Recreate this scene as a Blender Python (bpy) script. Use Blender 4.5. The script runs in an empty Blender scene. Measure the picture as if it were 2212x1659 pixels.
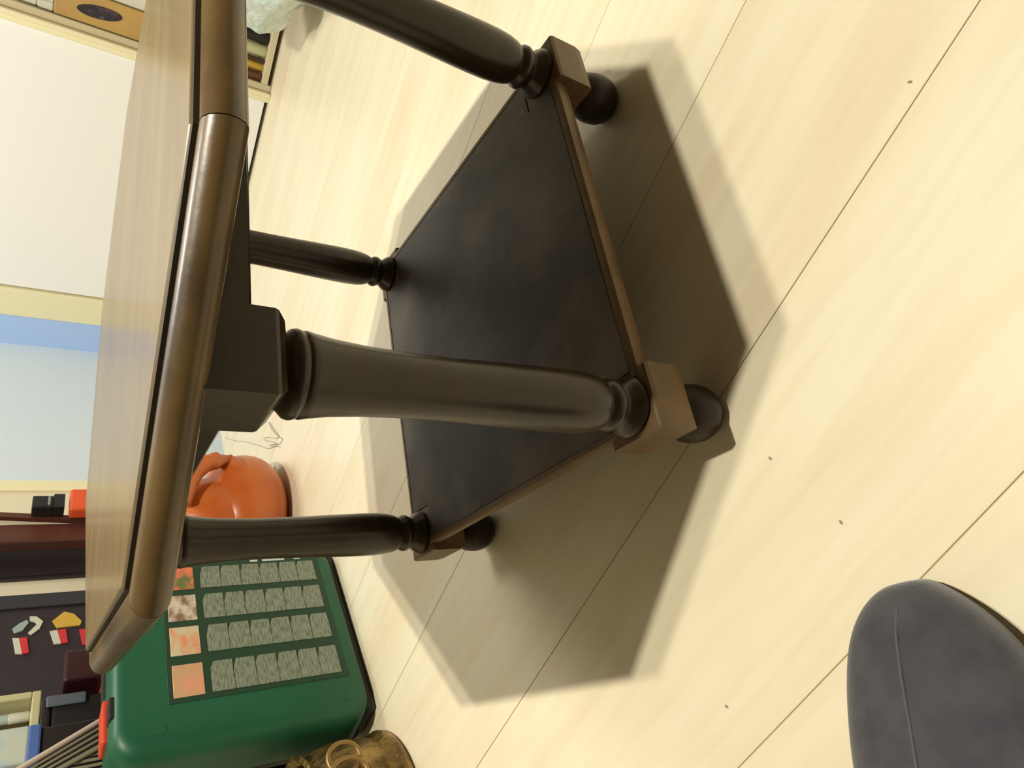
import bpy, bmesh, math, random
from mathutils import Vector, Matrix
random.seed(7)
S = bpy.context.scene
COL = S.collection
PI = math.pi

# ------------------------------------------------------------------ camera
cam_d = bpy.data.cameras.new('camera')
cam_d.sensor_fit = 'HORIZONTAL'; cam_d.sensor_width = 36.0
cam_d.lens = 23.373; cam_d.clip_start = 0.01
cam = bpy.data.objects.new('camera', cam_d); COL.objects.link(cam)
CX = Vector((-0.1763, -0.5435, -0.8207)); CY = Vector((-0.8988, 0.4288, -0.0909)); CZ = Vector((0.4014, 0.7216, -0.5641))
CZ.normalize(); CX = (CX - CZ * CX.dot(CZ)).normalized(); CY = CZ.cross(CX)
Mx = Matrix((CX, -CY, -CZ)).transposed().to_4x4()
Mx.translation = Vector((-0.3480, -0.5008, 0.4569))
cam.matrix_world = Mx
S.camera = cam

# ------------------------------------------------------------------ world, lamps, exposure
S.view_settings.view_transform = 'Standard'; S.view_settings.look = 'None'
S.view_settings.gamma = 1.0; S.view_settings.use_curve_mapping = False
S.view_settings.exposure = 0.43
w = bpy.data.worlds.new('world'); S.world = w; w.use_nodes = True
w.node_tree.nodes['Background'].inputs[0].default_value = (0.9, 0.85, 0.75, 1)
w.node_tree.nodes['Background'].inputs[1].default_value = 0.05
def bulb(name, loc, watt, rad, col):
    d = bpy.data.lights.new(name, 'SPOT'); d.energy = watt; d.shadow_soft_size = rad; d.color = col
    d.spot_size = math.radians(156); d.spot_blend = 0.25      # downward cone put in to cut bounce off the ceiling
    o = bpy.data.objects.new(name, d); o.location = loc; COL.objects.link(o)
    return o
WARM = (1.0, 0.945, 0.80)
bulb('lamp_bulb', (-0.05, -0.46, 1.68), 54, 0.018, WARM)
bulb('lamp_bulb', (-0.045, -0.35, 1.68), 31, 0.018, WARM)

ad = bpy.data.lights.new('added_fill_light', 'AREA'); ad.shape = 'DISK'; ad.size = 0.7; ad.energy = 18; ad.color = (1.0, 0.98, 0.93)  # unseen fill light added to brighten the floor at the back
ao = bpy.data.objects.new('added_fill_light', ad); ao.location = (0.75, 1.05, 2.40); COL.objects.link(ao)

# ------------------------------------------------------------------ room frame: x = e2 (along back wall), y = e1 (towards back wall)
RA = math.radians(29.0)
ZF = 0.006   # floor level
def W(e2, e1, z=0.0):
    return Vector((e2 * math.cos(RA) - e1 * math.sin(RA), e2 * math.sin(RA) + e1 * math.cos(RA), z + ZF))

# ------------------------------------------------------------------ materials
MATS = {}
def mat(name, col, rough=0.5, spec=0.5, metal=0.0, coat=0.0, noise=None, bump=None, trans=0.0, sheen=0.0):
    """noise=(colour2, scale xyz, detail, lo, hi); bump=(scale xyz, strength, distance)"""
    if name in MATS: return MATS[name]
    m = bpy.data.materials.new(name); m.use_nodes = True
    nt = m.node_tree; b = nt.nodes['Principled BSDF']
    b.inputs['Base Color'].default_value = (*col, 1); b.inputs['Roughness'].default_value = rough
    b.inputs['Specular IOR Level'].default_value = spec; b.inputs['Metallic'].default_value = metal
    b.inputs['Coat Weight'].default_value = coat; b.inputs['Coat Roughness'].default_value = 0.15
    b.inputs['Transmission Weight'].default_value = trans
    b.inputs['Sheen Weight'].default_value = sheen
    tc = nt.nodes.new('ShaderNodeTexCoord')
    def noi(scale, detail):
        mp = nt.nodes.new('ShaderNodeMapping'); mp.inputs['Scale'].default_value = scale
        nt.links.new(tc.outputs['Object'], mp.inputs['Vector'])
        n = nt.nodes.new('ShaderNodeTexNoise'); n.inputs['Scale'].default_value = 1.0; n.inputs['Detail'].default_value = detail
        nt.links.new(mp.outputs[0], n.inputs['Vector'])
        return n
    if noise:
        c2, sc, det, lo, hi = noise
        n = noi(sc, det)
        r = nt.nodes.new('ShaderNodeMapRange'); r.inputs['From Min'].default_value = lo; r.inputs['From Max'].default_value = hi
        nt.links.new(n.outputs['Fac'], r.inputs['Value'])
        mx = nt.nodes.new('ShaderNodeMix'); mx.data_type = 'RGBA'
        mx.inputs['A'].default_value = (*col, 1); mx.inputs['B'].default_value = (*c2, 1)
        nt.links.new(r.outputs[0], mx.inputs['Factor']); nt.links.new(mx.outputs['Result'], b.inputs['Base Color'])
    if bump:
        sc, st, di = bump
        n = noi(sc, 4)
        bp = nt.nodes.new('ShaderNodeBump'); bp.inputs['Strength'].default_value = st; bp.inputs['Distance'].default_value = di
        nt.links.new(n.outputs['Fac'], bp.inputs['Height']); nt.links.new(bp.outputs[0], b.inputs['Normal'])
    MATS[name] = m
    return m

def floor_mat():
    m = bpy.data.materials.new('pale_laminate'); m.use_nodes = True
    nt = m.node_tree; b = nt.nodes['Principled BSDF']; L = nt.links.new
    b.inputs['Roughness'].default_value = 0.38; b.inputs['Specular IOR Level'].default_value = 0.35
    tc = nt.nodes.new('ShaderNodeTexCoord'); oi = nt.nodes.new('ShaderNodeObjectInfo')
    add = nt.nodes.new('ShaderNodeVectorMath'); add.operation = 'MULTIPLY_ADD'
    L(oi.outputs['Random'], add.inputs[0]); add.inputs[1].default_value = (17, 31, 5); L(tc.outputs['Object'], add.inputs[2])
    def layer(scale, detail, dist):
        mp = nt.nodes.new('ShaderNodeMapping'); mp.inputs['Scale'].default_value = scale
        L(add.outputs[0], mp.inputs['Vector'])
        n = nt.nodes.new('ShaderNodeTexNoise'); n.inputs['Scale'].default_value = 1; n.inputs['Detail'].default_value = detail
        n.inputs['Distortion'].default_value = dist; L(mp.outputs[0], n.inputs['Vector'])
        return n.outputs['Fac']
    r1 = nt.nodes.new('ShaderNodeValToRGB'); L(layer((10, 1.7, 1), 3, 0.8), r1.inputs[0])
    e = r1.color_ramp.elements
    e[0].position = 0.30; e[0].color = (0.85, 0.79, 0.61, 1); e[1].position = 0.72; e[1].color = (0.80, 0.68, 0.48, 1)
    x = e.new(0.5); x.color = (0.83, 0.75, 0.555, 1)
    r2 = nt.nodes.new('ShaderNodeValToRGB'); L(layer((70, 5, 1), 4, 0.3), r2.inputs[0])
    e = r2.color_ramp.elements
    e[0].position = 0.33; e[0].color = (0.90, 0.87, 0.84, 1); e[1].position = 0.60; e[1].color = (1, 1, 1, 1)
    mu = nt.nodes.new('ShaderNodeMix'); mu.data_type = 'RGBA'; mu.blend_type = 'MULTIPLY'; mu.inputs['Factor'].default_value = 0.5
    L(r1.outputs[0], mu.inputs['A']); L(r2.outputs[0], mu.inputs['B'])
    L(mu.outputs['Result'], b.inputs['Base Color'])
    return m

DW = (0.032, 0.0175, 0.0055); DW2 = (0.014, 0.008, 0.0035)
M_wood = mat('dark_stained_wood', DW, 0.30, 0.42, coat=0.12, noise=(DW2, (9, 9, 40), 4, 0.35, 0.7), bump=((60, 60, 60), 0.12, 0.002))
M_rim = mat('worn_edge_wood', (0.115, 0.070, 0.023), 0.36, 0.45, coat=0.25, noise=((0.050, 0.028, 0.011), (16, 16, 60), 5, 0.38, 0.68), bump=((45, 45, 45), 0.25, 0.002))
M_top = mat('polished_table_wood', (0.215, 0.150, 0.062), 0.34, 0.45, coat=0.2, noise=((0.150, 0.098, 0.040), (4, 30, 4), 4, 0.35, 0.7))
M_shelf = mat('dull_shelf_wood', (0.055, 0.044, 0.033), 0.50, 0.35, noise=((0.180, 0.145, 0.100), (9, 9, 9), 5, 0.45, 0.75))
M_edge = mat('shelf_edge_wood', (0.190, 0.115, 0.048), 0.45, 0.4, noise=((0.11, 0.065, 0.03), (20, 20, 20), 3, 0.35, 0.7))
M_ball = mat('black_stained_wood', (0.026, 0.014, 0.009), 0.42, 0.3)
M_floor = floor_mat()
M_sub = mat('joint_dark', (0.55, 0.44, 0.26), 0.8)
M_cream = mat('cream_wall', (0.76, 0.70, 0.54), 0.8, 0.2, noise=((0.72, 0.66, 0.50), (3, 3, 3), 2, 0.3, 0.7))
M_blue = mat('light_tinted_blue_wall', (0.40, 0.57, 0.90), 0.8, 0.2)  # light blue paint, with stronger blue of its different lighting put into the colour
M_paleblue = mat('pale_blue_wall', (0.60, 0.70, 0.84), 0.8, 0.2, noise=((0.64, 0.73, 0.80), (2, 2, 2), 1, 0.3, 0.7))
M_trim = mat('cream_trim', (0.82, 0.76, 0.50), 0.5, 0.4)
M_white = mat('white_gloss_paint', (0.90, 0.90, 0.86), 0.4, 0.4, noise=((0.88, 0.88, 0.86), (2, 2, 2), 1, 0.3, 0.7))
M_unseen = mat('darkened_unseen_wall', (0.13, 0.11, 0.09), 0.9, 0.1)  # unseen walls darkened to cut the light they bounce
M_ceil = mat('darkened_ceiling', (0.45, 0.43, 0.39), 0.9, 0.1)  # ceiling colour lowered to weaken its bounce into the room
M_dark = mat('dark_gap', (0.02, 0.018, 0.015), 0.9, 0.1)

# ------------------------------------------------------------------ mesh helpers
def nb(): return bmesh.new()
def box(bm, x0, x1, y0, y1, z0, z1):
    v = [bm.verts.new(p) for p in ((x0,y0,z0),(x1,y0,z0),(x1,y1,z0),(x0,y1,z0),(x0,y0,z1),(x1,y0,z1),(x1,y1,z1),(x0,y1,z1))]
    for f in ((3,2,1,0),(4,5,6,7),(0,1,5,4),(1,2,6,5),(2,3,7,6),(3,0,4,7)): bm.faces.new([v[i] for i in f])
    return bm
def bev(bm, wd, seg=2):
    bmesh.ops.bevel(bm, geom=bm.edges[:], offset=wd, segments=seg, affect='EDGES', profile=0.5)
    return bm
def bbox(x0, x1, y0, y1, z0, z1, wd=0.0, seg=2):
    bm = box(nb(), x0, x1, y0, y1, z0, z1)
    if wd: bev(bm, wd, seg)
    return bm
def lathe(prof, seg=32, cx=0, cy=0, bm=None):
    bm = bm or nb(); rings = []
    for r, z in prof:
        rings.append([bm.verts.new((cx + r*math.cos(2*PI*i/seg), cy + r*math.sin(2*PI*i/seg), z)) for i in range(seg)])
    for a, b in zip(rings[:-1], rings[1:]):
        for i in range(seg): bm.faces.new((a[i], a[(i+1)%seg], b[(i+1)%seg], b[i]))
    bm.faces.new(rings[0][::-1]); bm.faces.new(rings[-1])
    return bm
def loft(rings, cap=True, closed=True, bm=None):
    bm = bm or nb(); R = [[bm.verts.new(p) for p in r] for r in rings]; n = len(R[0])
    for a, b in zip(R[:-1], R[1:]):
        for i in range(n if closed else n-1): bm.faces.new((a[i], a[(i+1)%n], b[(i+1)%n], b[i]))
    if cap: bm.faces.new(R[0][::-1]); bm.faces.new(R[-1])
    return bm
def tube(pts, r, seg=8, bm=None):
    bm = bm or nb(); pts = [Vector(p) for p in pts]; rings = []
    up = Vector((0, 0, 1)); n = len(pts)
    for i, p in enumerate(pts):
        t = (pts[min(i+1, n-1)] - pts[max(i-1, 0)]).normalized()
        s = t.cross(up)
        if s.length < 1e-3: s = t.cross(Vector((1, 0, 0)))
        s.normalize(); q = s.cross(t)
        rr = r[i] if isinstance(r, (list, tuple)) else r
        rings.append([p + s*rr*math.cos(2*PI*k/seg) + q*rr*math.sin(2*PI*k/seg) for k in range(seg)])
    return loft(rings, bm=bm)
def prism(pts, z0, z1, bm=None):
    return loft([[(x, y, z0) for x, y in pts], [(x, y, z1) for x, y in pts]], bm=bm)
def mk(name, bm, m, parent=None, loc=None, rz=0.0, smooth=None, kind=None):
    bmesh.ops.recalc_face_normals(bm, faces=bm.faces[:])
    me = bpy.data.meshes.new(name); bm.to_mesh(me); bm.free()
    me.materials.append(m)
    if smooth is not None:
        for p in me.polygons: p.use_smooth = True
        me.set_sharp_from_angle(angle=math.radians(smooth))
    o = bpy.data.objects.new(name, me); COL.objects.link(o)
    if parent: o.parent = parent
    if loc is not None: o.location = loc
    o.rotation_euler = (0, 0, rz)
    if kind: o['kind'] = kind
    return o
def tag(o, label, cat, group=None):
    o['label'] = label; o['category'] = cat
    if group: o['group'] = group
    return o
def thing(name, label, cat, loc=(0,0,0), rz=0.0, group=None):
    o = bpy.data.objects.new(name, None); o.empty_display_size = 0.05; COL.objects.link(o)
    o.location = loc; o.rotation_euler = (0, 0, rz)
    return tag(o, label, cat, group)
def rthing(name, label, cat, e2, e1, z=0.0, group=None, rz=0.0):
    return thing(name, label, cat, W(e2, e1, z), RA + rz, group)
def rmesh(name, bm, m, label, cat, e2, e1, z=0.0, group=None, rz=0.0, smooth=None):
    return tag(mk(name, bm, m, None, W(e2, e1, z), RA + rz, smooth), label, cat, group)
def rstruct(name, bm, m, label=None, parent=None):
    o = mk(name, bm, m, parent, None if parent else (0, 0, ZF), 0.0 if parent else RA)
    if not parent: o['kind'] = 'structure'
    if label: o['label'] = label
    return o
def share(o, parent, loc=None, rz=None):
    c = o.copy(); COL.objects.link(c); c.parent = parent
    if loc is not None: c.location = loc
    if rz is not None: c.rotation_euler = (0, 0, rz)
    return c

# ------------------------------------------------------------------ the room
XL, XR, YF, YB, HC = -2.3, 1.65, -2.3, 1.155, 2.45
fl = rstruct('floor', bbox(XL, XR + 0.4, YF, YB + 0.05, -0.06, -0.0014), M_sub, 'pale cream laminate plank floor with thin brown joints')
x = -0.047 - 0.1935 * 12
while x < XR + 0.35:
    x0, x1 = max(x, XL), min(x + 0.1935, XR + 0.4)
    if x1 - x0 > 0.02:
        cut = random.uniform(-1.5, -0.75)
        for a, b in ((YF, cut), (cut, YB + 0.03)):
            p = mk('plank', bbox(-(x1-x0)/2 + 0.0004, (x1-x0)/2 - 0.0004, 0.0004, b - a - 0.0004, -0.0014, 0.0, 0.0004, 1), M_floor, fl, ((x0+x1)/2, a, 0))
    x += 0.1935
rstruct('ceiling', bbox(XL, XR, YF, YB, HC, HC + 0.05), M_ceil)
rstruct('wall_left', bbox(XL - 0.08, XL, YF, YB, 0, HC), M_unseen)
rstruct('wall_front', bbox(XL, XR, YF - 0.08, YF, 0, HC), M_unseen)
rstruct('wall_back', bbox(XL, 0.975, YB, YB + 0.08, 0, HC), M_cream, 'cream painted wall behind the clutter')
rstruct('wall_alcove', bbox(1.013, XR + 0.08, YB, YB + 0.08, 0, HC), M_paleblue, 'pale blue painted wall beside the corner')
rstruct('trim_1', bbox(0.975, 1.013, YB - 0.006, YB + 0.08, 0, HC, 0.002), M_trim, 'narrow cream wooden trim at the edge of the pale blue wall')
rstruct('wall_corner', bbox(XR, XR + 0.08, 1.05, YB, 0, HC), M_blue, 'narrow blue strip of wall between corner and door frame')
# door in the right wall
fr = bbox(XR - 0.004, XR + 0.08, 0.957, 1.05, 0, HC, 0.003)
d1 = rstruct('door_1', bbox(XR + 0.006, XR + 0.046, 0.206, 0.952, 0.010, 2.02, 0.003), M_white, 'smooth white flush door in a cream frame')
rstruct('door_frame', fr, M_trim, None, d1)
rstruct('door_frame', bbox(XR - 0.010, XR + 0.08, 0.178, 0.191, 0, 2.06, 0.003), M_trim, None, d1)
rstruct('door_stop', bbox(XR - 0.002, XR + 0.08, 0.1912, 0.2055, 0, 2.06, 0.002), M_trim, None, d1)
rstruct('door_lintel', bbox(XR, XR + 0.08, 0.206, 0.957, 2.025, HC), M_cream, None, d1)
rstruct('gap_shade_sheet', bbox(XR + 0.05, XR + 0.12, 0.2, 0.96, 0, 2.02), M_dark, None, d1)  # dark sheet behind the door, painting the shade of the gap beneath
rstruct('wall_right', bbox(XR, XR + 0.08, YF, -0.9, 0, HC), M_cream)
rstruct('wall_niche', bbox(XR + 0.36, XR + 0.40, -0.9, 0.2, 0, HC), M_cream, 'cream wall at the back of the shelf niche')

# ------------------------------------------------------------------ octagonal table
tb = thing('octagonal_table', 'dark brown wooden octagonal table with four turned legs and a low shelf', 'table')   # heights below are from z = 0, the feet stand on ZF
ZT = 0.4205
T8 = math.tan(PI/8)
def octa(a): return [(a*math.cos(k*PI/4) - s*a*T8*math.sin(k*PI/4), a*math.sin(k*PI/4) + s*a*T8*math.cos(k*PI/4)) for k in range(8) for s in (-1, 1)][1::2]
top = loft([[(x, y, z) for x, y in octa(a)] for a, z in ((0.262, ZT-0.020), (0.2712, ZT-0.020), (0.2712, ZT-0.0006), (0.2706, ZT), (0.268, ZT))])
top = mk('tabletop', top, M_top, tb)
grv = nb()
ro = [[(x, y, z) for x, y in octa(a)] for a, z in ((0.2712, ZT-0.018), (0.2732, ZT-0.018), (0.2732, ZT-0.0012), (0.2712, ZT-0.0006))]
loft(ro + [ro[0]], cap=False, bm=grv)
mk('groove_band', grv, mat('dark_groove', (0.040, 0.026, 0.010), 0.6), top)  # band added for the groove, its darkness put into the colour
PR = [(0.2733, ZT-0.0042), (0.2742, ZT-0.0035), (0.277, ZT-0.0030), (0.281, ZT-0.0033), (0.2850, ZT-0.0050), (0.2880, ZT-0.0080), (0.2895, ZT-0.0118), (0.2890, ZT-0.0158),
      (0.2865, ZT-0.0192), (0.2825, ZT-0.0215), (0.2785, ZT-0.0225), (0.270, ZT-0.0228), (0.262, ZT-0.0228), (0.262, ZT-0.020), (0.2733, ZT-0.020)]
for k in range(8):
    rs = []
    for s in (-1, 1):
        g = 0.0003
        rs.append([(a, s*(a*T8 - g), z) for a, z in PR])
    mk('edge_moulding', loft(rs), M_rim, tb, (0, 0, 0), k*PI/4, smooth=35)
for k in range(4):
    # apron boards between the legs
    mk('apron', bbox(-0.158, 0.158, -0.0085, 0.0085, 0.3735, ZT-0.0202, 0.0015, 1), M_wood, tb, (0.1755*math.sin(k*PI/2), -0.1755*math.cos(k*PI/2), 0), k*PI/2)
# legs
LEG = [(0.016, 0.098), (0.0225, 0.0985), (0.0235, 0.102), (0.0215, 0.106), (0.0175, 0.111), (0.0168, 0.114), (0.0185, 0.1165), (0.0200, 0.1195), (0.0198, 0.1225), (0.0180, 0.1255), (0.0168, 0.128),
       (0.0185, 0.130), (0.0203, 0.135), (0.0218, 0.143), (0.0226, 0.155), (0.0226, 0.172), (0.0222, 0.190), (0.0215, 0.212), (0.0207, 0.236), (0.0201, 0.263), (0.0200, 0.290), (0.0207, 0.312),
       (0.0221, 0.331), (0.0238, 0.3425), (0.0246, 0.3465), (0.0242, 0.3478), (0.0238, 0.3485), (0.0246, 0.3495), (0.0252, 0.352), (0.0245, 0.3545), (0.0215, 0.3575), (0.0190, 0.3600), (0.0185, 0.366)]
CAP = [(0.018, 0.3575), (0.024, 0.3600), (0.0275, 0.3635), (0.0280, 0.365)]
B4 = 0.1815
legs = []
leg_shaft = None
for sx, sy in ((-1, -1), (1, -1), (1, 1), (-1, 1)):
    pos = (sx*B4*0.975, sy*B4*0.975, 0)
    if leg_shaft is None:
        leg_shaft = lg = mk('leg', lathe(LEG, 40), M_wood, tb, pos, smooth=40)
        # square block under the top: chamfered towards the collar
        def sq(h, z): return [(-h, -h, z), (h, -h, z), (h, h, z), (-h, h, z)]
        cb0 = mk('corner_block', loft([sq(0.0165, 0.3590), sq(0.0205, 0.3606), sq(0.0242, 0.3645), sq(0.0248, 0.3665), sq(0.0248, ZT-0.0202)]), M_wood, lg, (0, 0, 0))
        fb = nb()
        loft([sq(0.0165, 0.0525), sq(0.0220, 0.0545), sq(0.0255, 0.0590), sq(0.0268, 0.0660), sq(0.0268, 0.0945), sq(0.0258, 0.0976), sq(0.0235, 0.0982)], bm=fb)
        fb0 = mk('foot_block', fb, M_edge, lg, (0, 0, 0))
        bl0 = mk('ball_foot', lathe([(0.009, ZF), (0.0150, ZF+0.0012), (0.0200, ZF+0.0055), (0.0232, 0.0185), (0.0244, 0.027), (0.0240, 0.034), (0.0218, 0.0425), (0.0175, 0.0490), (0.0155, 0.0530)], 32), M_ball, lg, (0, 0, 0), smooth=40)
    else:
        lg = share(leg_shaft, tb, pos)
        share(cb0, lg); share(fb0, lg); share(bl0, lg)
# shelf with notched corners
h, n = 0.1945, 0.152
def shelf_pts(h, n=n): return [(-n,-h),(n,-h),(n,-n),(h,-n),(h,n),(n,n),(n,h),(-n,h),(-n,n),(-h,n),(-h,-n),(-n,-n)]
sh = mk('shelf', loft([[(x, y, z) for x, y in shelf_pts(a)] for a, z in ((0.186, 0.0795), (0.1885, 0.0985), (0.1875, 0.0990))]), M_shelf, tb)
for k in range(4):
    bm = nb(); pr = [(0.1865, 0.0785), (0.1905, 0.0795), (0.1940, 0.0860), (0.1960, 0.0925), (0.1955, 0.0972), (0.1935, 0.0990), (0.1890, 0.0992)]
    loft([[(x, -q, z) for q, z in pr] for x in (-n-0.006, n+0.006)], bm=bm)
    mk('shelf_edge', bm, M_edge, sh, (0, 0, 0), k*PI/2, smooth=30)

# ------------------------------------------------------------------ slipper of the photographer
M_felt = mat('dark_grey_felt', (0.055, 0.055, 0.068), 0.95, 0.15, sheen=0.4, noise=((0.075, 0.073, 0.082), (60, 60, 60), 4, 0.35, 0.65), bump=((400, 400, 400), 0.3, 0.001))
M_sole = mat('brown_rubber_sole', (0.10, 0.07, 0.045), 0.8, 0.3)
sl = thing('slipper', 'dark grey felt slipper with rounded toe standing on bare floor', 'slipper', (-0.3355, -0.2875, ZF), PI)
# sections along local x from toe: (x, left half width, right half width, height)
SEC = [(0.000, 0.010, 0.010, 0.024), (0.004, 0.019, 0.018, 0.033), (0.012, 0.029, 0.028, 0.042), (0.026, 0.039, 0.041, 0.051), (0.045, 0.047, 0.051, 0.057), (0.070, 0.055, 0.057, 0.062), (0.10, 0.061, 0.059, 0.069), (0.13, 0.060, 0.056, 0.077)]
def sec_ring(s, N=22, z0=0.009):
    x, l, r, hh = s; out = []
    for i in range(N):
        a = 2*PI*i/N; c, sn = math.cos(a), math.sin(a)
        wy = (r if c > 0 else l)
        yy = wy*math.copysign(abs(c)**0.75, c)
        zz = z0 + (hh - z0)*(0.36 + (0.64*max(sn, 0)**0.8 if sn > 0 else -0.36*abs(sn)**0.5))
        out.append((x, yy, zz))
    return out
bm = loft([sec_ring(s) for s in SEC], cap=False)
bm.verts.ensure_lookup_table(); bm.faces.new([bm.verts[i] for i in range(22)][::-1])      # toe closed, opening at the back
up = mk('upper', bm, M_felt, sl, smooth=60)
sd = up.modifiers.new('round', 'SUBSURF'); sd.levels = 2; sd.render_levels = 2
# open back: side walls and heel
ring = [(0.125, -0.052), (0.18, -0.044)] + [(0.215 + 0.045*math.cos(t), 0.040*math.sin(t)) for t in [(-PI/2 + PI*i/14) for i in range(15)]] + [(0.18, 0.042), (0.125, 0.050)]
inn = [(x - (0.006 if x > 0.2 else 0), y*0.86) for x, y in ring]
rs = []
for (xo, yo), (xi, yi) in zip(ring, inn):
    hz = 0.045 if xo > 0.15 else 0.06
    rs.append([(xo, yo, 0.008), (xo, yo, hz), (xi, yi, hz), (xi, yi, 0.008)])
mk('heel_wall', loft(rs), M_felt, sl, smooth=50)
so = [(0.004, -0.008), (0.004, 0.008), (0.014, 0.022), (0.045, 0.040), (0.10, 0.047), (0.18, 0.041), (0.235, 0.034), (0.258, 0.012), (0.258, -0.012), (0.235, -0.034), (0.18, -0.042), (0.10, -0.048), (0.045, -0.044), (0.014, -0.028)]
mk('sole', prism(so, 0.0, 0.011), M_sole, sl)
bm = tube([(s[0] + 0.002, 0.004 - 0.12*s[0], s[3] + 0.0003) for s in SEC[2:]], 0.0009, 6)
mk('seam', bm, mat('grey_seam_thread', (0.10, 0.10, 0.115), 0.9), sl)

# ------------------------------------------------------------------ green tool case
M_green = mat('green_plastic', (0.008, 0.085, 0.040), 0.45, 0.45, noise=((0.010, 0.105, 0.050), (8, 8, 8), 2, 0.3, 0.7), bump=((300, 300, 300), 0.15, 0.0006))
M_black = mat('black_plastic', (0.014, 0.013, 0.014), 0.5, 0.4)
M_orange = mat('orange_plastic', (0.75, 0.10, 0.025), 0.4, 0.45)
M_lbl = mat('label_dark_green', (0.008, 0.045, 0.022), 0.5)
tcse = rthing('tool_case', 'green plastic tool case with printed picture label standing upright on floor', 'tool case', 0.12, 0.642)
X0, X1, ZC = -0.165, 0.175, 0.355
def rrect(x0, x1, z0, z1, r, y, n=6):
    out = []
    for cx, cz, a0 in ((x1-r, z0+r, -PI/2), (x1-r, z1-r, 0), (x0+r, z1-r, PI/2), (x0+r, z0+r, PI)):
        for i in range(n+1):
            a = a0 + PI/2*i/n; out.append((cx + r*math.cos(a), y, cz + r*math.sin(a)))
    return out
rings = []
for ins, y in ((0.026, 0.0), (0.017, 0.0015), (0.010, 0.005), (0.0045, 0.011), (0.001, 0.020), (0.0, 0.030), (0.0, 0.080)):
    rings.append(rrect(X0-0.004+ins, X1-0.006-ins, 0.010+ins*0.6, ZC-ins*0.6, 0.038-ins*0.5, y))
shell = mk('front_shell', loft(rings), M_green, tcse, smooth=50)
rings = []
for ins, y in ((0.006, 0.072), (0.0, 0.078), (0.0, 0.088), (0.004, 0.092), (0.004, 0.108), (0.014, 0.114)):
    rings.append(rrect(X0+ins, X1-ins, 0.0+ins, ZC-0.012-ins, 0.038, y))
mk('back_shell', loft(rings), M_black, tcse, smooth=50)
mk('handle', bbox(-0.050, 0.050, 0.052, 0.075, ZC-0.013, ZC+0.004, 0.004), M_black, tcse)
mk('handle_notch', bbox(-0.104, -0.074, 0.006, 0.030, ZC-0.012, ZC+0.0010, 0.002), M_black, shell)
mk('base_strip', bbox(X0+0.012, X1-0.002, 0.016, 0.085, 0.0, 0.020, 0.005), M_black, tcse)
for xx in (-0.092, 0.115):
    mk('latch', bbox(xx-0.030, xx+0.030, 0.030, 0.070, ZC-0.010, ZC+0.006, 0.003), mat('red_orange_latch', (0.62, 0.06, 0.02), 0.4), tcse)
# label sheet
o12 = 0.12
lb = mk('label_sheet', bbox(0.017-o12, 0.262-o12, -0.0012, 0.0006, 0.038, 0.288, 0.0004, 1), M_lbl, shell)
M_cell = None
def cell_mat():
    m = bpy.data.materials.new('label_print'); m.use_nodes = True; nt = m.node_tree; b = nt.nodes['Principled BSDF']; L = nt.links.new
    b.inputs['Roughness'].default_value = 0.5
    tc = nt.nodes.new('ShaderNodeTexCoord'); mp = nt.nodes.new('ShaderNodeMapping'); mp.inputs['Scale'].default_value = (110, 1, 700)
    L(tc.outputs['Object'], mp.inputs[0]); n = nt.nodes.new('ShaderNodeTexNoise'); n.inputs['Scale'].default_value = 0.7; n.inputs['Detail'].default_value = 2
    L(mp.outputs[0], n.inputs['Vector']); r = nt.nodes.new('ShaderNodeValToRGB'); L(n.outputs['Fac'], r.inputs[0])
    e = r.color_ramp.elements; e[0].position = 0.40; e[0].color = (0.13, 0.16, 0.12, 1); e[1].position = 0.55; e[1].color = (0.25, 0.28, 0.21, 1)
    L(r.outputs[0], b.inputs['Base Color']); return m
M_cell = cell_mat()
cols = ((0.024, 0.074), (0.089, 0.137), (0.148, 0.195), (0.206, 0.250))
pics = (((0.60, 0.36, 0.20), (0.75, 0.33, 0.20)), ((0.62, 0.55, 0.36), (0.75, 0.30, 0.16)), ((0.66, 0.58, 0.48), (0.25, 0.14, 0.08)), ((0.14, 0.17, 0.05), (0.80, 0.20, 0.10)))
# notch pattern: (notch half width on the right side of every cell)
for ci, (a, b) in enumerate(cols):
    c1, c2 = pics[ci]
    pm = mat('label_picture_%d' % ci, c1, 0.4, noise=(c2, (45, 45, 60), 3, 0.42, 0.62))
    a, b = a - o12, b - o12
    mk('picture', bbox(a, b, -0.0022, -0.0008, 0.242, 0.2815, 0.0006, 1), pm, lb)
    ncell = 6; z1, z0 = 0.233, 0.047; hcell = (z1 - z0)/ncell
    for j in range(ncell):
        zt, zb = z1 - j*hcell, z1 - (j+1)*hcell
        pts = [(a + 0.001, zb + 0.0004), (b - 0.001, zb + 0.0004), (b - 0.001, zt - 0.0050), (b - 0.012 - 0.005*((j+ci) % 2), zt - 0.0008), (a + 0.001, zt - 0.0004)]
        # stepped text block: ragged towards the right-hand column edge
        mk('text_block', loft([[(x, -0.0021, z) for x, z in pts], [(x, -0.0009, z) for x, z in pts]]), M_cell, lb)
M_prt = mat('white_print', (0.62, 0.66, 0.60), 0.5)
for z0, z1, a in ((0.140, 0.152, 0.254), (0.095, 0.132, 0.254), (0.068, 0.078, 0.2545)):
    mk('print_mark', bbox(a-o12, a+0.006-o12, -0.0022, -0.0008, z0, z1), M_prt, lb)
for zz, xx in ((0.30, -0.135), (0.045, -0.135)):
    mk('boss', tube([(xx, 0.006, zz), (xx, -0.0006, zz)], 0.008, 16), M_green, shell)

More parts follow.
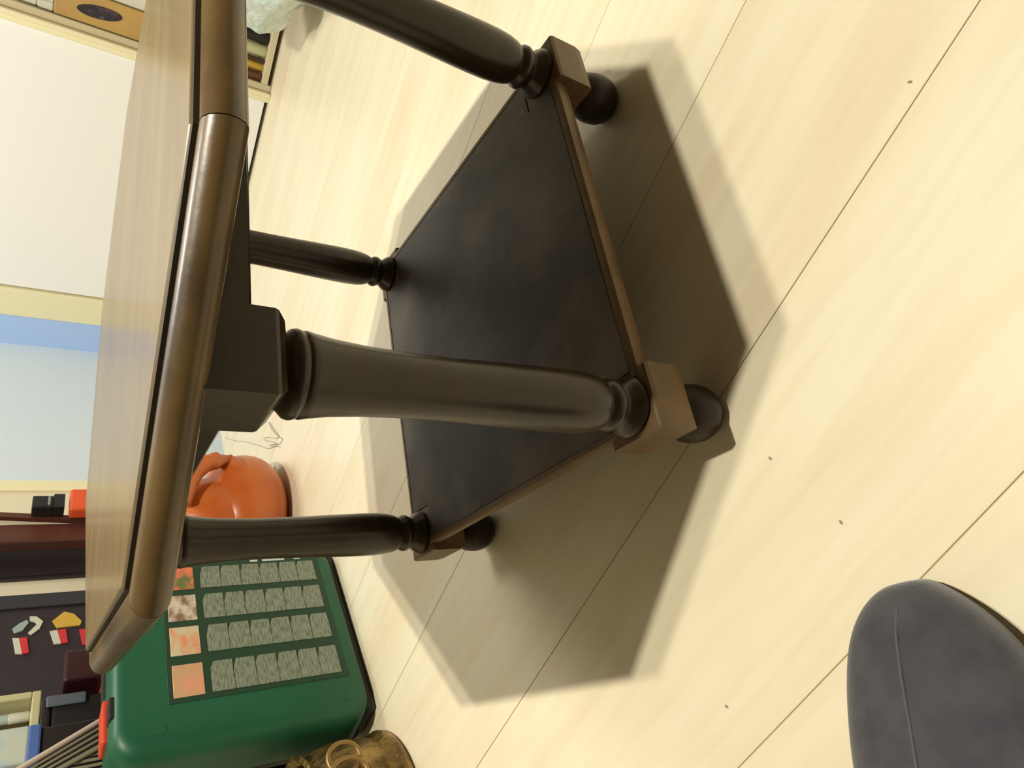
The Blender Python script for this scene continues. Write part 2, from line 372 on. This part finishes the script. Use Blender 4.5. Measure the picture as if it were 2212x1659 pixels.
# ------------------------------------------------------------------ orange appliance
M_orbody = mat('orange_gloss_plastic', (0.50, 0.105, 0.018), 0.30, 0.5, noise=((0.58, 0.15, 0.030), (9, 9, 9), 2, 0.35, 0.7))
oa = rthing('vacuum_cleaner', 'rounded orange plastic appliance with moulded grip and grey wheel on floor', 'appliance', 0.565, 0.82)
def blob(rx, ry, rz, cz, nu=28, nv=16, e=1.0):
    rg = []
    for j in range(1, nv):
        t = -PI/2 + PI*j/nv
        rg.append([(rx*math.cos(t)**e*math.cos(2*PI*i/nu), ry*math.cos(t)**e*math.sin(2*PI*i/nu), cz + rz*math.sin(t)) for i in range(nu)])
    return loft(rg)
mk('body', blob(0.128, 0.108, 0.088, 0.088, e=0.8), M_orbody, oa, smooth=60)
mk('upper_housing', blob(0.092, 0.085, 0.105, 0.145, e=0.8), M_orbody, oa, (-0.030, 0.0, 0), smooth=60)
lip = [(0.500, 0.222), (0.532, 0.214), (0.564, 0.203), (0.588, 0.183), (0.600, 0.158), (0.602, 0.134), (0.590, 0.107), (0.565, 0.083)]
mk('grip', tube([(a - 0.565, -0.078 - 0.028*math.sin(PI*i/7), z) for i, (a, z) in enumerate(lip)], [0.013, 0.016, 0.018, 0.019, 0.019, 0.018, 0.016, 0.010], 14), M_orbody, oa, smooth=60)
mk('wheel', tube([(0.112, 0.02, 0.036), (0.138, 0.02, 0.036)], 0.036, 24), mat('grey_rubber', (0.20, 0.20, 0.21), 0.6), oa, smooth=40)
# thin cable on the floor
M_cable = mat('dark_grey_wire', (0.28, 0.27, 0.24), 0.6)
cp = [(1.119, 1.18), (1.032, 1.061), (0.962, 0.972), (0.873, 0.849), (0.82, 0.774), (0.763, 0.718), (0.726, 0.693), (0.748, 0.738), (0.769, 0.79), (0.773, 0.82), (0.758, 0.777), (0.742, 0.721), (0.809, 0.804), (0.824, 0.812), (0.76, 0.721), (0.802, 0.764), (0.736, 0.679)]
pts = []
for i in range(len(cp) - 1):
    p0, p1, p2, p3 = [Vector(cp[min(max(k, 0), len(cp)-1)]) for k in (i-1, i, i+1, i+2)]
    for j in range(5):
        t = j/5
        q = 0.5*((2*p1) + (p2-p0)*t + (2*p0-5*p1+4*p2-p3)*t*t + (3*p1-p0-3*p2+p3)*t**3)
        pts.append((q.y - 0.84, q.x - 0.80, 0.0016 + 0.00012*i))
rmesh('thin_cable', tube(pts, 0.0006, 6), M_cable, 'thin dark wire lying tangled on pale floor behind the table', 'cable', 0.84, 0.80)

# ------------------------------------------------------------------ brass pot
M_brass = mat('aged_brass', (0.42, 0.29, 0.09), 0.38, 0.5, metal=0.85, noise=((0.16, 0.10, 0.04), (22, 22, 22), 5, 0.4, 0.62), bump=((70, 70, 70), 0.9, 0.006))
bp = rthing('brass_pot', 'embossed aged brass pot with wire handles on floor beside green case', 'pot', -0.170, 0.712)
mk('bowl', lathe([(0.06, 0.0), (0.104, 0.0), (0.113, 0.004), (0.116, 0.012), (0.113, 0.020), (0.108, 0.026), (0.111, 0.05), (0.112, 0.08), (0.107, 0.105), (0.098, 0.12), (0.104, 0.128), (0.107, 0.132), (0.101, 0.135), (0.093, 0.125), (0.100, 0.10), (0.100, 0.03), (0.06, 0.02)], 48), M_brass, bp, smooth=50)
M_bw = mat('brass_wire', (0.34, 0.22, 0.08), 0.45, metal=0.6)
for cx, rr in ((0.020, 0.022), (0.046, 0.019)):
    mk('wire_handle', tube([(cx + rr*math.cos(2*PI*i/24), -0.116 + 0.0012*cx*1000/10 - 0.003*math.cos(2*PI*i/24), 0.092 + rr*1.15*math.sin(2*PI*i/24)) for i in range(25)], 0.0034, 8), M_bw, bp, smooth=60)

# ------------------------------------------------------------------ plastic bag by the shelf
M_bag = mat('mint_white_plastic', (0.55, 0.66, 0.60), 0.25, 0.5, noise=((0.70, 0.76, 0.74), (12, 12, 12), 3, 0.4, 0.6), bump=((25, 25, 25), 0.8, 0.02))
bm = nb()
bmesh.ops.create_icosphere(bm, subdivisions=5, radius=1.0)
from mathutils import noise as nz
for v in bm.verts:
    p = v.co.copy()
    d = 1 + 0.16*nz.noise(p*2.2) + 0.07*nz.noise(p*6 + Vector((3, 1, 2)))
    fz = max(-0.92, p.z)
    wd = 0.84 + 0.24*min(1, (fz + 1)/0.9)
    v.co = Vector((0.185*p.x*d*wd, 0.178*p.y*d*wd, 0.16*(max(fz*d, -0.95) + 0.95)))
rmesh('plastic_bag', bm, M_bag, 'crumpled mint and white plastic bag on floor in front of shelf', 'bag', 1.375, -0.212, smooth=80)

# ------------------------------------------------------------------ shelf niche with binders and bottles
sf = rthing('bookshelf', 'pale wooden shelf niche crammed with papers beside the white door', 'bookshelf', 1.66, -0.281)
M_pale = mat('pale_shelf_wood', (0.62, 0.54, 0.36), 0.6)
mk('side_panel', bbox(0.0, 0.33, 0.440, 0.458, 0, 1.6, 0.002, 1), M_pale, sf)
mk('side_panel', bbox(0.0, 0.33, -0.458, -0.440, 0, 1.6, 0.002, 1), M_pale, sf)
mk('back_panel', bbox(0.33, 0.34, -0.458, 0.458, 0, 1.6), M_pale, sf)
for z in (0.012, 0.275, 0.72, 1.15, 1.58): mk('shelf_board', bbox(0.0, 0.33, -0.44, 0.44, z, z + 0.018, 0.0015, 1), M_pale, sf)
M_tan = mat('tan_cardboard', (0.50, 0.32, 0.09), 0.8, noise=((0.44, 0.27, 0.10), (14, 14, 14), 3, 0.35, 0.65))
ZS = 0.293
b1 = rthing('binder', 'tan cardboard binder spine with dark oval finger hole', 'binder', 1.665, 0.1195, ZS)
mk('spine', bbox(0, 0.012, -0.037, 0.037, 0, 0.247, 0.003), M_tan, b1)
mk('cover', bbox(0.012, 0.26, -0.037, -0.034, 0, 0.245), M_tan, b1); mk('cover', bbox(0.012, 0.26, 0.034, 0.037, 0, 0.245), M_tan, b1)
ov = [(0.0, 0.016*math.cos(a) + 0.11*0.048*math.sin(a), 0.150 + 0.050*math.sin(a)) for a in [2*PI*i/28 for i in range(28)]]
mk('finger_hole', loft([[(-0.0012, y, z) for _, y, z in ov], [(0.002, y, z) for _, y, z in ov]]), mat('dark_violet_hollow', (0.022, 0.014, 0.022), 0.7, noise=((0.07, 0.05, 0.07), (40, 40, 40), 3, 0.5, 0.65)), b1)
mk('paper_block', bbox(0.014, 0.25, -0.033, 0.033, 0.004, 0.235), mat('paper_block', (0.66, 0.62, 0.5), 0.8), b1)
M_pap = mat('white_paper_scribbled', (0.66, 0.65, 0.55), 0.8, noise=((0.12, 0.13, 0.12), (28, 28, 10), 4, 0.56, 0.64))
M_pap2 = mat('grey_paper_streaked', (0.60, 0.60, 0.50), 0.8, noise=((0.20, 0.20, 0.20), (10, 60, 4), 3, 0.55, 0.68))
for i in range(4):
    y1 = 0.0805 - 0.034*i
    o = rmesh('paper_folder', bbox(0, 0.25, -0.0155, 0.0155, 0, 0.235 - 0.014*(i % 2), 0.002, 1), M_pap, ('white printed paper folder right beside the tan binder', 'white printed paper folder second from the tan binder', 'white printed paper folder third from the tan binder', 'white printed paper folder farthest from the tan binder')[i], 'folder', 1.672 + 0.004*(i % 3), y1 - 0.0155, ZS, 'white folders beside the tan binder')
for i in range(3):
    o = rmesh('paper_stack', bbox(0, 0.24, -0.10, 0.10, 0, 0.034, 0.003, 1), M_pap2 if i % 2 == 0 else M_pap, ('lowest', 'middle', 'topmost')[i] + ' loose grey paper bundle lying on top of tan binder', 'paper', 1.668 + 0.006*i, 0.055, ZS + 0.2475 + 0.0345*i, 'paper bundles above the binder')
def bottle(name, label, e1, r, h, m, cap=None, e2=1.69, cat='bottle'):
    o = rthing(name, label, cat, e2, e1, 0.0302, 'small bottles on the bottom shelf')
    mk('body', lathe([(r*0.85, 0), (r, 0.004), (r, h*0.62), (r*0.9, h*0.70), (r*0.42, h*0.80), (r*0.40, h*0.84)], 20), m, o, smooth=40)
    mk('cap', lathe([(r*0.46, h*0.835), (r*0.48, h*0.85), (r*0.48, h*0.99), (r*0.40, h)], 18), cap or m, o, smooth=40)
    return o
bottle('bottle', 'red bottle on bottom shelf nearest the plastic bag', 0.008, 0.013, 0.15, mat('red_plastic', (0.55, 0.02, 0.03), 0.4))
bottle('bottle', 'black bottle on bottom shelf beside the red one', 0.040, 0.017, 0.17, M_black)
bottle('jar', 'cream coloured jar on bottom shelf beside the black bottle', 0.076, 0.017, 0.12, mat('cream_plastic', (0.52, 0.52, 0.30), 0.5), cat='jar')
bottle('bottle', 'slim dark brown bottle on bottom shelf between cream jar and yellow tin', 0.101, 0.0065, 0.13, mat('dark_brown_glass', (0.05, 0.025, 0.015), 0.3), e2=1.68)
bottle('tin', 'yellow tin on bottom shelf between two brown bottles', 0.1205, 0.0115, 0.13, mat('mustard_paint', (0.55, 0.36, 0.05), 0.5), cat='tin')
bottle('bottle', 'reddish brown bottle on bottom shelf closest to the white door', 0.1455, 0.0125, 0.15, mat('reddish_brown_glass', (0.10, 0.030, 0.016), 0.3), e2=1.68)

# ------------------------------------------------------------------ clutter by the back wall
M_redw = mat('reddish_brown_wood', (0.10, 0.030, 0.018), 0.45, noise=((0.06, 0.020, 0.016), (30, 30, 3), 3, 0.35, 0.65))
M_vdark = mat('black_brown_lacquer', (0.016, 0.011, 0.014), 0.35, 0.5)
lean = rthing('folding_frame', 'reddish brown wooden folding frame standing against cream wall', 'wooden frame', 0.766, 1.098)
mk('upright', bbox(-0.031, 0.025, -0.018, 0.012, 0, 1.15, 0.004), M_redw, lean)
mk('strut', loft([[(0.020 + a, b, 0.30) for a, b in ((-0.007,-0.03),(0.007,-0.03),(0.007,-0.018),(-0.007,-0.018))], [(0.095 + a, b, 1.0) for a, b in ((-0.007,-0.03),(0.007,-0.03),(0.007,-0.018),(-0.007,-0.018))]]), M_redw, lean)
mk('foot', bbox(-0.031, 0.025, -0.12, 0.020, 0, 0.03, 0.004), M_redw, lean)
ck = rthing('black_clamp', 'small black clamp head fixed on the reddish brown frame', 'clamp', 0.812, 1.047, 0.407)
mk('jaw', bbox(-0.018, 0.026, -0.016, 0.016, 0.0, 0.022, 0.002), M_black, ck); mk('body', bbox(-0.018, 0.020, -0.016, 0.016, 0.022, 0.062, 0.003), M_black, ck)
mk('screw', tube([(-0.016, -0.019, 0.03), (0.012, -0.019, 0.03)], 0.003, 10), mat('dull_steel', (0.3, 0.3, 0.3), 0.4, metal=0.8), ck)
ok = rthing('orange_clamp', 'orange clamp head just below the black one on the frame', 'clamp', 0.820, 1.047, 0.338)
mk('body', bbox(-0.034, 0.036, -0.016, 0.016, 0.006, 0.060, 0.006, 3), M_orange, ok); mk('pad', bbox(-0.030, 0.032, -0.013, 0.013, 0.0, 0.006, 0.002), M_black, ok)
pn = rthing('dark_post', 'tall narrow black lacquered panel between wooden frame and cream wall gap', 'panel', 0.743, 1.147)
mk('board', bbox(-0.057, 0.057, -0.006, 0.006, 0, 1.3, 0.002), M_vdark, pn)
mk('edge_highlight', bbox(0.047, 0.056, -0.009, -0.0062, 0.02, 1.28, 0.001, 1), mat('violet_grey_highlight', (0.20, 0.20, 0.30), 0.4), pn)  # strip added to paint the bluish highlight line along the panel's side
mk('front_panel', bbox(-0.052, 0.044, -0.0085, -0.0062, 0.02, 1.28, 0.001, 1), mat('dark_plum_front', (0.016, 0.008, 0.012), 0.5), pn)

M_plum = mat('dark_plum_board', (0.026, 0.018, 0.025), 0.6, noise=((0.017, 0.012, 0.017), (10, 10, 10), 2, 0.3, 0.7))
rk = rthing('tool_board', 'dark plum board with stickers against back wall behind the green case', 'board', 0.245, 1.145)
mk('panel', bbox(-0.42, 0.385, -0.010, 0.008, 0, 0.95, 0.003), M_plum, rk)
mk('rail', bbox(0.350, 0.3855, -0.016, -0.010, 0.0, 0.95, 0.002), mat('dark_blue_grey_rail', (0.030, 0.030, 0.044), 0.4), rk)
mk('rail', bbox(-0.42, -0.385, -0.016, -0.010, 0.0, 0.95, 0.002), MATS['dark_blue_grey_rail'], rk)
yF = -0.0135
def sticker(name, pts, m): return mk(name, loft([[(x - 0.245, yF, z) for x, z in pts], [(x - 0.245, -0.0095, z) for x, z in pts]]), m, rk)
M_stw = mat('sticker_white', (0.58, 0.58, 0.48), 0.5); M_str = mat('sticker_red', (0.60, 0.03, 0.04), 0.5); M_sty = mat('sticker_yellow', (0.60, 0.38, 0.05), 0.5)
sticker('yellow_sticker', [(0.578, 0.390), (0.570, 0.372), (0.549, 0.357), (0.539, 0.360), (0.538, 0.401), (0.556, 0.410)], M_sty)
sticker('white_hook', [(0.573, 0.450), (0.572, 0.439), (0.558, 0.426), (0.552, 0.436), (0.558, 0.440), (0.562, 0.449)], M_stw)
sticker('white_hook', [(0.558, 0.426), (0.552, 0.436), (0.532, 0.450), (0.527, 0.444), (0.540, 0.431)], M_stw)
sticker('teal_hook', [(0.546, 0.477), (0.558, 0.466), (0.565, 0.454), (0.557, 0.451), (0.539, 0.460), (0.534, 0.473)], mat('sticker_teal', (0.30, 0.40, 0.38), 0.5))
sticker('white_label', [(0.523, 0.475), (0.521, 0.464), (0.483, 0.456), (0.485, 0.467)], M_stw)
sticker('red_label', [(0.521, 0.4635), (0.522, 0.451), (0.484, 0.445), (0.483, 0.4555)], M_str)
sticker('white_label', [(0.531, 0.413), (0.532, 0.400), (0.498, 0.392), (0.498, 0.404)], M_stw)
sticker('red_label', [(0.532, 0.3995), (0.533, 0.385), (0.499, 0.380), (0.498, 0.3915)], M_str)
sticker('red_label', [(0.528, 0.361), (0.528, 0.346), (0.488, 0.343), (0.489, 0.354)], M_str)

# low crate carrying the small tools behind the case
cr = rthing('storage_crate', 'black storage crate hidden behind green case carrying small tools', 'crate', 0.145, 0.885)
mk('box', bbox(-0.17, 0.16, -0.085, 0.085, 0, 0.29, 0.006), M_black, cr)
mk('lid', bbox(-0.176, 0.166, -0.091, 0.091, 0.29, 0.305, 0.004), M_vdark, cr)
ZL = 0.3055
mb = rthing('maroon_box', 'small dark maroon box with orange base by the table corner', 'box', 0.232, 0.86, ZL)
mk('lid', bbox(-0.026, 0.030, -0.025, 0.025, 0.040, 0.092, 0.004), mat('maroon_plastic', (0.035, 0.004, 0.008), 0.45), mb)
mk('base', bbox(-0.036, 0.032, -0.030, 0.028, 0.0, 0.040, 0.004), mat('orange_red_plastic', (0.50, 0.12, 0.03), 0.5), mb)
bb = rthing('black_tool_box', 'large black box behind the green case top', 'box', 0.145, 0.885, ZL)
mk('body', bbox(-0.055, 0.047, -0.030, 0.05, 0, 0.105, 0.005), M_black, bb)
mk('lid', bbox(-0.057, 0.049, -0.032, 0.052, 0.105, 0.118, 0.004), M_vdark, bb)
mk('grip', bbox(0.030, 0.0485, -0.036, -0.032, 0.060, 0.112, 0.002), mat('grey_blue_strip', (0.10, 0.12, 0.15), 0.4), bb)
mh = rthing('marker_holder', 'pale yellow plastic holder with upright markers on black box', 'holder', 0.155, 0.89, ZL + 0.1185)
M_hold = mat('pale_yellow_plastic', (0.52, 0.48, 0.27), 0.5)
mk('bottom', bbox(-0.058, 0.058, -0.03, 0.03, 0, 0.012, 0.002), M_hold, mh)
mk('side', bbox(0.047, 0.058, -0.03, 0.03, 0.012, 0.16, 0.002), M_hold, mh); mk('side', bbox(-0.058, -0.047, -0.03, 0.03, 0.012, 0.16, 0.002), M_hold, mh)
mk('back', bbox(-0.047, 0.047, 0.022, 0.03, 0.012, 0.16, 0.002), mat('grey_yellow_plastic', (0.33, 0.31, 0.20), 0.6), mh)
def marker(label, dx, mcap, mbody, r=0.008):
    o = rthing('marker', label, 'marker', 0.155 + dx, 0.885, ZL + 0.1305, 'markers in the pale yellow holder')
    mk('cap', lathe([(r*0.8, 0), (r, 0.002), (r, 0.026), (r*0.95, 0.027)], 16), mcap, o, smooth=40)
    mk('barrel', lathe([(r*0.95, 0.027), (r*0.95, 0.12), (r*0.7, 0.125)], 16), mbody, o, smooth=40)
M_ww = mat('white_plastic', (0.62, 0.62, 0.52), 0.35)
marker('clear white capped marker nearest the right side of pale holder', 0.032, M_ww, mat('pale_aqua_plastic', (0.42, 0.50, 0.44), 0.3))
marker('dark marker with dark red cap in pale holder', 0.006, mat('dark_red_cap', (0.28, 0.02, 0.02), 0.4), M_vdark)
marker('white marker with orange cap in pale holder', -0.030, mat('orange_cap', (0.75, 0.22, 0.04), 0.4), M_ww)
bx = rthing('blue_white_carton', 'pale carton with blue edge beside the marker holder', 'carton', 0.100, 0.83, ZL)
mk('body', bbox(-0.030, 0.024, -0.022, 0.022, 0.130, 0.23, 0.003), mat('pale_carton', (0.52, 0.56, 0.47), 0.7, noise=((0.40, 0.52, 0.56), (20, 20, 20), 2, 0.45, 0.6)), bx)
mk('blue_band', bbox(-0.0305, 0.0245, -0.0225, 0.0225, 0.116, 0.132, 0.003), mat('blue_print', (0.07, 0.14, 0.40), 0.6), bx)
mk('stand', bbox(-0.026, 0.020, -0.018, 0.018, 0.0, 0.116, 0.002), M_vdark, bx)
wb = rthing('wire_basket', 'small pale wire basket leaning behind the green case', 'basket', 0.085, 0.765)
M_wire = mat('pale_pink_wire', (0.55, 0.46, 0.38), 0.4)
M_wire2 = mat('olive_grey_wire', (0.27, 0.26, 0.17), 0.4)
A0, A1 = Vector((0.006, 0.0, 0.345)), Vector((-0.070, 0.0, 0.485))
B0, B1 = Vector((-0.030, 0.008, 0.345)), Vector((-0.078, 0.008, 0.455))
mk('rim_rod', tube([A0, A1], 0.0038, 10), M_wire, wb, smooth=60)
mk('lower_rod', tube([B0, B1], 0.0028, 10), M_wire2, wb, smooth=60)
for i in range(4):
    t = 0.2 + 0.2*i
    o_ = Vector((-0.010*i, 0.004, 0.0))
    mk('mesh_rod', tube([A0*(1-0.22*(i+1)) + B0*(0.22*(i+1)) + Vector((0, 0.003, 0)), A1*(1-0.22*(i+1)) + B1*(0.22*(i+1)) + Vector((0, 0.003, 0))], 0.0020, 8), M_wire2, wb, smooth=60)
for i in range(7):
    t = i/6
    p = B0.lerp(B1, t)
    mk('upright_wire', tube([(p.x, 0.014, 0.0), (p.x, 0.014, p.z)], 0.0022, 8), M_wire2, wb, smooth=60)

# chipped spot on the shelf, crumbs on the floor
mk('chip', lathe([(0.0012, 0.0), (0.0022, 0.0002), (0.0016, 0.0006)], 10), mat('pale_raw_wood', (0.45, 0.38, 0.24), 0.8), sh, (0.160, -0.145, 0.0990))
M_crumb = mat('grey_brown_crumb', (0.36, 0.30, 0.19), 0.9)
for (cx, cy), where in (((-0.0350, -0.4113), 'dark crumb on floor at far right of the table shadow'), ((-0.2307, -0.2189), 'dark crumb on floor just beyond the nearest table foot'), ((-0.2900, -0.2539), 'dark crumb on floor between table foot and slipper toe'), ((-0.3952, -0.1115), 'dark crumb on floor left of the slipper')):
    bm = nb(); bmesh.ops.create_icosphere(bm, subdivisions=2, radius=1.0)
    for v in bm.verts:
        p = v.co.copy(); d = 1 + 0.35*nz.noise(p*1.7 + Vector((cx*40, cy*40, 0)))
        v.co = Vector((0.0017*p.x*d, 0.0009*p.y*d, max(0.0, 0.0006*(p.z*d + 1))))
    tag(mk('crumb', bm, M_crumb, None, (cx, cy, ZF), random.uniform(0, 3)), where, 'crumb', 'crumbs on the floor')
